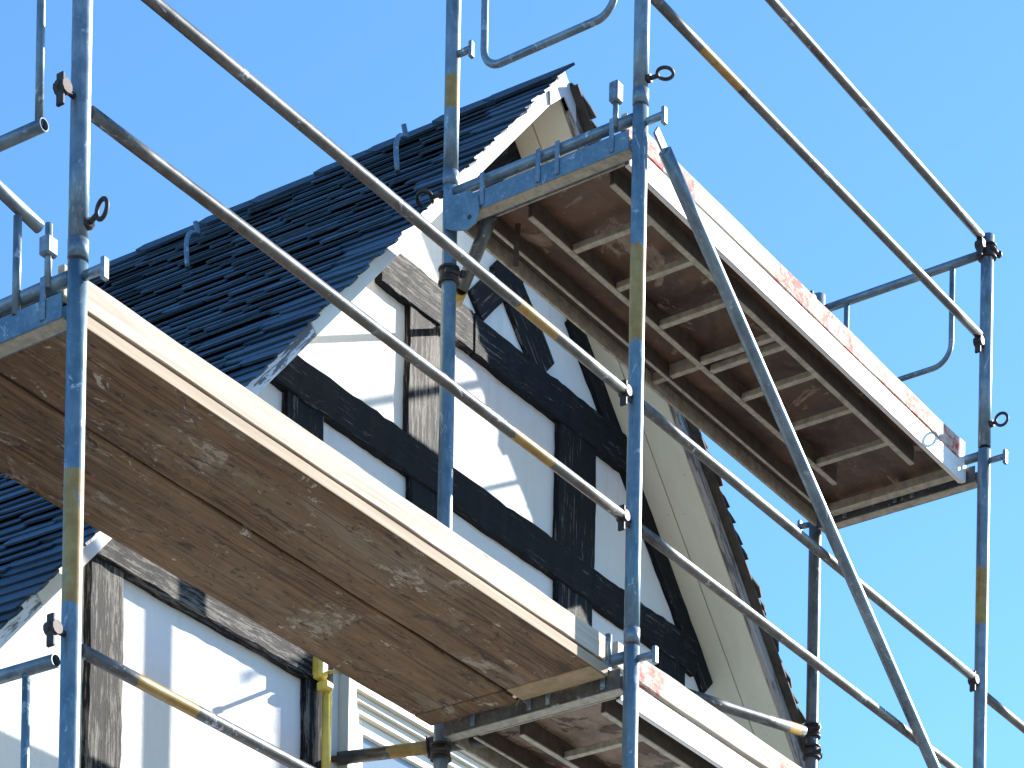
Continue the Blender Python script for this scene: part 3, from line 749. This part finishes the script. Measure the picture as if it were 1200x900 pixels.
# wooden planks, bay 0 level 1
Yf = Y0+.075
GP = 'wooden planks of the lower deck'
zt_, zb_ = L1-.038, L1-.080
ends = (gx(0)+.045, gx(1)-.05)
for k, (ya, yb, lab) in enumerate(((Yf, Y0+.455, 'outer brown deck plank with pale cement splashes, next to the sunlit toe board'),
                                    (Y0+.468, Y0+.885, 'inner brown deck plank with dark drips, on the house side of the lower deck'))):
    f = thing('deck_plank', (ends[0], ya, zb_), lab, 'plank', GP)
    lbox('plank_board', (ends[0], (ya+yb)/2, (zt_+zb_)/2), (ends[1]-.11, (ya+yb)/2, (zt_+zb_)/2), yb-ya, zt_-zb_, PLANK, f, bev=.004, cuts=60, wob=.0012)
    lbox('end_batten', (ends[1]-.108, (ya+yb)/2, (zt_+zb_)/2-.001), (ends[1], (ya+yb)/2, (zt_+zb_)/2-.001), yb-ya-.004, zt_-zb_+.004, mat_simple('batten_wood_%d' % 0, (.36, .26, .14), .8, 0, .3, 20) if k == 0 else PLANK, f, bev=.003)
    if k == 1: lbox('gap_shade_strip', (ends[0]+.01, Y0+.4615, zt_-.006), (ends[1]-.01, Y0+.4615, zt_-.006), .0125, .010, GAPSHADE, f, bev=0)  # dark strip added above the gap to paint its shade
    # sunlit front edge of the outer plank
    if k == 0:
        lbox('front_edge_strip', (ends[0]-.0, Yf-.003, (zt_+zb_)/2), (ends[1], Yf-.003, (zt_+zb_)/2), .005, zt_-zb_-.004, EDGEW, f, bev=.001)
def toe(xa, xb, z0, z1, label, mat, yb=Y0+.045, tilt=0.):
    f = thing('toe_board', (xa, yb, z0), label, 'toe board', 'toe boards on edge along the decks')
    lbox('board', (xa, yb+.0125, (z0+z1)/2), (xb, yb+.0125, (z0+z1)/2), .026, z1-z0, mat, f, bev=.003, cuts=40, wob=.0015)
    return f
toe(gx(0)+.02, gx(1)-.06, L1-.026, L1+.068, 'pale sunlit toe board above the outer edge of the lower plank deck', BOARD, yb=Yf-.0)
toe(gx(1)+.02, gx(2)-.06, L1-.018, L1+.082, 'reddish scuffed toe board at the bottom, right of the middle post', BOARDR, yb=Yf-.0)
f = toe(gx(1)+.02, gx(2)-.10, L2-.032, L2+.055, 'white sunlit toe board with red paint stains on the high deck', BOARDR, yb=Yf-.0)
bm = bmesh.new()
add_box(bm, (gx(2)-.097, Yf-.001, L2-.04), (gx(2)-.045, Yf+.028, L2+.06), bev=.003); add_box(bm, (gx(2)-.075, Yf-.006, L2-.125), (gx(2)-.04, Yf+.02, L2-.042), bev=.003)
mesh_obj('end_fitting', bm, SIDE, f, Matrix.Identity(4))

# framed hatch deck, bay 1 level 2, copied to level 1
def framed_deck(z, label):
    x0, x1 = gx(1)+.05, gx(2)-.06; f = thing('hatch_deck', (x0, Yf, z), label, 'scaffold deck', 'framed hatch decks with ladder-like ribs below')
    zt, zb = z-.040, z-.130
    ya, yb = Yf, YR-.03
    bm = bmesh.new(); add_box(bm, (x0, ya, zb), (x1, ya+.006, zt), bev=.0015); add_box(bm, (x0, ya+.0062, zb), (x1, ya+.022, zb+.006), bev=.001)
    mesh_obj('side_rail', bm, SIDE, f, Matrix.Identity(4))
    bm = bmesh.new(); add_box(bm, (x0, yb-.012, zb), (x1, yb, zt), bev=.0015); add_box(bm, (x0, yb-.10, zb+.008), (x1, yb-.086, zb+.014), bev=.0015); add_box(bm, (x0, yb-.098, zb+.0142), (x1, yb-.088, zt-.0145), mat=1)
    add_box(bm, (x0, yb-.0855, zt-.030), (x1, yb-.0125, zt-.026), bev=.001, mat=1)  # channel inside coloured dark as shade
    mesh_obj('side_rail', bm, [ALU, WEBSHADE], f, Matrix.Identity(4))
    bm = bmesh.new(); add_box(bm, (x0+.002, ya+.036, zt-.014), (x1-.002, yb-.008, zt-.001)); mesh_obj('plywood_panel', bm, PLY, f, Matrix.Identity(4))
    for yy, xe in ((Y0+.20, gx(1)+2.60), (Y0+.575, gx(1)+2.57)):
        bm = bmesh.new(); add_box(bm, (gx(1)+.12, yy-.012, zb+.002), (xe, yy+.012, zb+.008), bev=.001); add_box(bm, (gx(1)+.122, yy-.010, zb+.0082), (xe-.002, yy+.010, zt-.0145), mat=1); mesh_obj('stringer', bm, [ALU, WEBSHADE], f, Matrix.Identity(4))  # stringer sides carry painted shade, bottom flange stays light
    for xr in (.41, .725, 1.05, 1.375, 1.455, 1.72, 2.05, 2.385):
        bm = bmesh.new(); add_box(bm, (gx(1)+xr-.015, Y0+.2115, zb+.006), (gx(1)+xr+.015, Y0+.5635, zb+.032), bev=.002); mesh_obj('rung', bm, ALU, f, Matrix.Identity(4))
    for xr in (1.42,):
        bm = bmesh.new(); add_box(bm, (gx(1)+xr-.014, Y0+.5895, zb+.022), (gx(1)+xr+.014, yb-.012, zt-.0145), bev=.002); mesh_obj('cross_bar', bm, ALU, f, Matrix.Identity(4))
    for xa, ww in ((x0+.012, .010), (x1-.052, .05)):
        bm = bmesh.new(); add_box(bm, (xa, ya+.0345, zb+.02), (xa+ww, yb-.102, zb+.06), bev=.002); mesh_obj('end_rail', bm, ALU, f, Matrix.Identity(4))
    return f
d2 = framed_deck(L2, 'high deck seen from below, brown plywood between ladder-like ribs, right of the apex')
for ch in d2.children:
    if ch.name.startswith('plywood'): ch['peel'] = 0.0
c = d2.copy(); COL.objects.link(c); c.location = d2.location - V((0, 0, 2.0)); c['label'] = 'lower framed deck with peeling stained plywood, under the middle post at the bottom'
for ch in list(d2.children):
    e_ = ch.copy(); COL.objects.link(e_); e_.parent = c
    if ch.name.startswith('plywood'): e_['peel'] = 1.0

f = thing('hanging_strap', onY(606, 262, YR-.25), 'dark brown strap hanging under the near end of the high deck', 'strap')
a = onX(607, 262, gx(1)+.16); b = onX(604, 312, gx(1)+.16)
lbox('strap_band', b, a, .022, .008, mat_simple('brown_webbing', (.06, .035, .02), .9, 0, .4, 30), f, up=V((-.8, -.6, 0)), bev=.001, cuts=8, wob=.002)
# wall ties
GT = 'wall ties between scaffold and house'
f = thing('wall_tie', (gx(1), YR, L1+1.2), 'slanting grey and yellow tie tube from the middle rear post to the white wall panel', 'wall tie', GT)
cz = onY(545, 325, YR)
a = onX(576, 252, gx(1)+.055); m = onY(541, 338, YR+.03); w = onY(516, 392, YW)
ltube('tie_tube', a, m, .027, STEELB, f); dd = (w-m).normalized()
o = ltube('tie_sleeve', m+dd*.003, m+dd*.15, .027, YEL, f)
bm = bmesh.new(); add_tube(bm, [m+dd*.142, w-dd*.05], .014, 12); add_ring(bm, w-dd*.02, V((.3, .2, 1)), .03, .009); mesh_obj('anchor_hook', bm, mat_simple('plaster_smeared_steel', (.5, .47, .38)), f, Matrix.Identity(4))
f = thing('wall_tie', (gx(1), YR, L1-.2), 'horizontal tie tube with orange band, from the lower deck corner to the window frame', 'wall tie', GT)
a = onY(574, 867, YR-.10); w = onY(396, 889, YW-.02)
L_ = (w-a).length; t0 = (onY(505, 876, (YR+YW)/2).x-a.x)/(w.x-a.x)
ltube('tie_tube', a, w, .0255, STEELB, f, band=(L_*.40, L_*.66))
coupler(f, a+(w-a)*.36, axis=(w-a), bolt=V((0, -.3, -1)))
bm = bmesh.new(); dd = (w-a).normalized(); add_tube(bm, [w-dd*.01, w+dd*.03], .012, 10); add_ring(bm, w+dd*.045, V((.3, -1, .2)), .022, .007)
mesh_obj('anchor_hook', bm, RUST, f, Matrix.Identity(4))
f = thing('wall_tie', (gx(2), YR, L1+.5), 'tie tube with yellow end from the right rear post across the cream soffit', 'wall tie', GT)
a = onY(941, 857, YR-.01); w = onY(800, 812, YR+.12)
w = a + (w-a)*1.0
ltube('tie_tube', a, w, .0255, STEELB, f, band=(0.03, .12))
# yellow jack on the corner post by the window
f = thing('yellow_wall_bracket', onY(380, 850, YW-.05), 'bright yellow upright bracket with a pale rod, between black post and white window', 'bracket')
yb = YW-.062
a = onY(382, 900, yb); t_ = onY(383, 800, yb)
ltube('upright_bar', (a.x, yb, a.z-.6), (a.x, yb, t_.z), .019, YBR, f, hollow=0)
h = onY(376, 783, yb)
bm = bmesh.new(); add_box(bm, (h.x-.035, yb-.03, h.z-.045), (h.x+.018, yb+.028, h.z+.045), bev=.012); add_box(bm, (h.x-.01, yb-.035, h.z-.085), (h.x+.045, yb+.02, h.z-.048), bev=.01)
mesh_obj('clamp_head', bm, YBR, f, Matrix.Identity(4))
r0 = onY(384, 788, yb-.02); r1 = onY(402, 788, yb-.06)
bm = bmesh.new(); add_tube(bm, [r0, V((r0.x+.03, yb-.16, r0.z-.005))], .008, 12); add_tube(bm, [V((r0.x+.03, yb-.16, r0.z-.005)), V((r0.x+.032, yb-.175, r0.z-.005))], .013, 12)
mesh_obj('rod', bm, ALU, f, Matrix.Identity(4))

# ------------------------------------------------------------------ light, sky, camera
SUN = V((2.5, -1.0, 1.38)).normalized()
sun = D.lights.new('sun', 'SUN'); sun.energy = 5.0; sun.angle = math.radians(.53); sun.color = (1, .95, .87)
so = link(D.objects.new('sun', sun)); so.rotation_euler = (-SUN).to_track_quat('-Z', 'Y').to_euler()
w = D.worlds.new('World'); scn.world = w; w.use_nodes = True
nt = w.node_tree; bg = nt.nodes['Background']; sky = nt.nodes.new('ShaderNodeTexSky'); sky.sky_type = 'NISHITA'; sky.sun_disc = False
sky.sun_elevation = math.asin(SUN.z); sky.sun_rotation = math.atan2(SUN.x, SUN.y); sky.altitude = 200; sky.air_density = 1.0; sky.dust_density = .3; sky.ozone_density = 1.6
tint = nt.nodes.new('ShaderNodeMix'); tint.data_type = 'RGBA'; tint.blend_type = 'MULTIPLY'; tint.inputs[0].default_value = 1; tint.inputs[7].default_value = (.54, .86, 1.14, 1)
nt.links.new(sky.outputs[0], tint.inputs[6]); nt.links.new(tint.outputs[2], bg.inputs[0]); bg.inputs[1].default_value = .106
cam = D.cameras.new('camera'); co = link(D.objects.new('camera', cam)); scn.camera = co
cam.sensor_width = 36; cam.lens = FPX/1200*36; cam.shift_y = (CY-450)/1200; cam.clip_end = 2000; cam.clip_start = .1
M = Matrix((R2, U2, -Fw)).transposed().to_4x4(); M.translation = EYEV; co.matrix_world = M
scn.render.resolution_x = 1024; scn.render.resolution_y = 768
scn.view_settings.view_transform = 'Standard'; scn.view_settings.look = 'None'; scn.view_settings.gamma = 1; scn.view_settings.exposure = 1.42
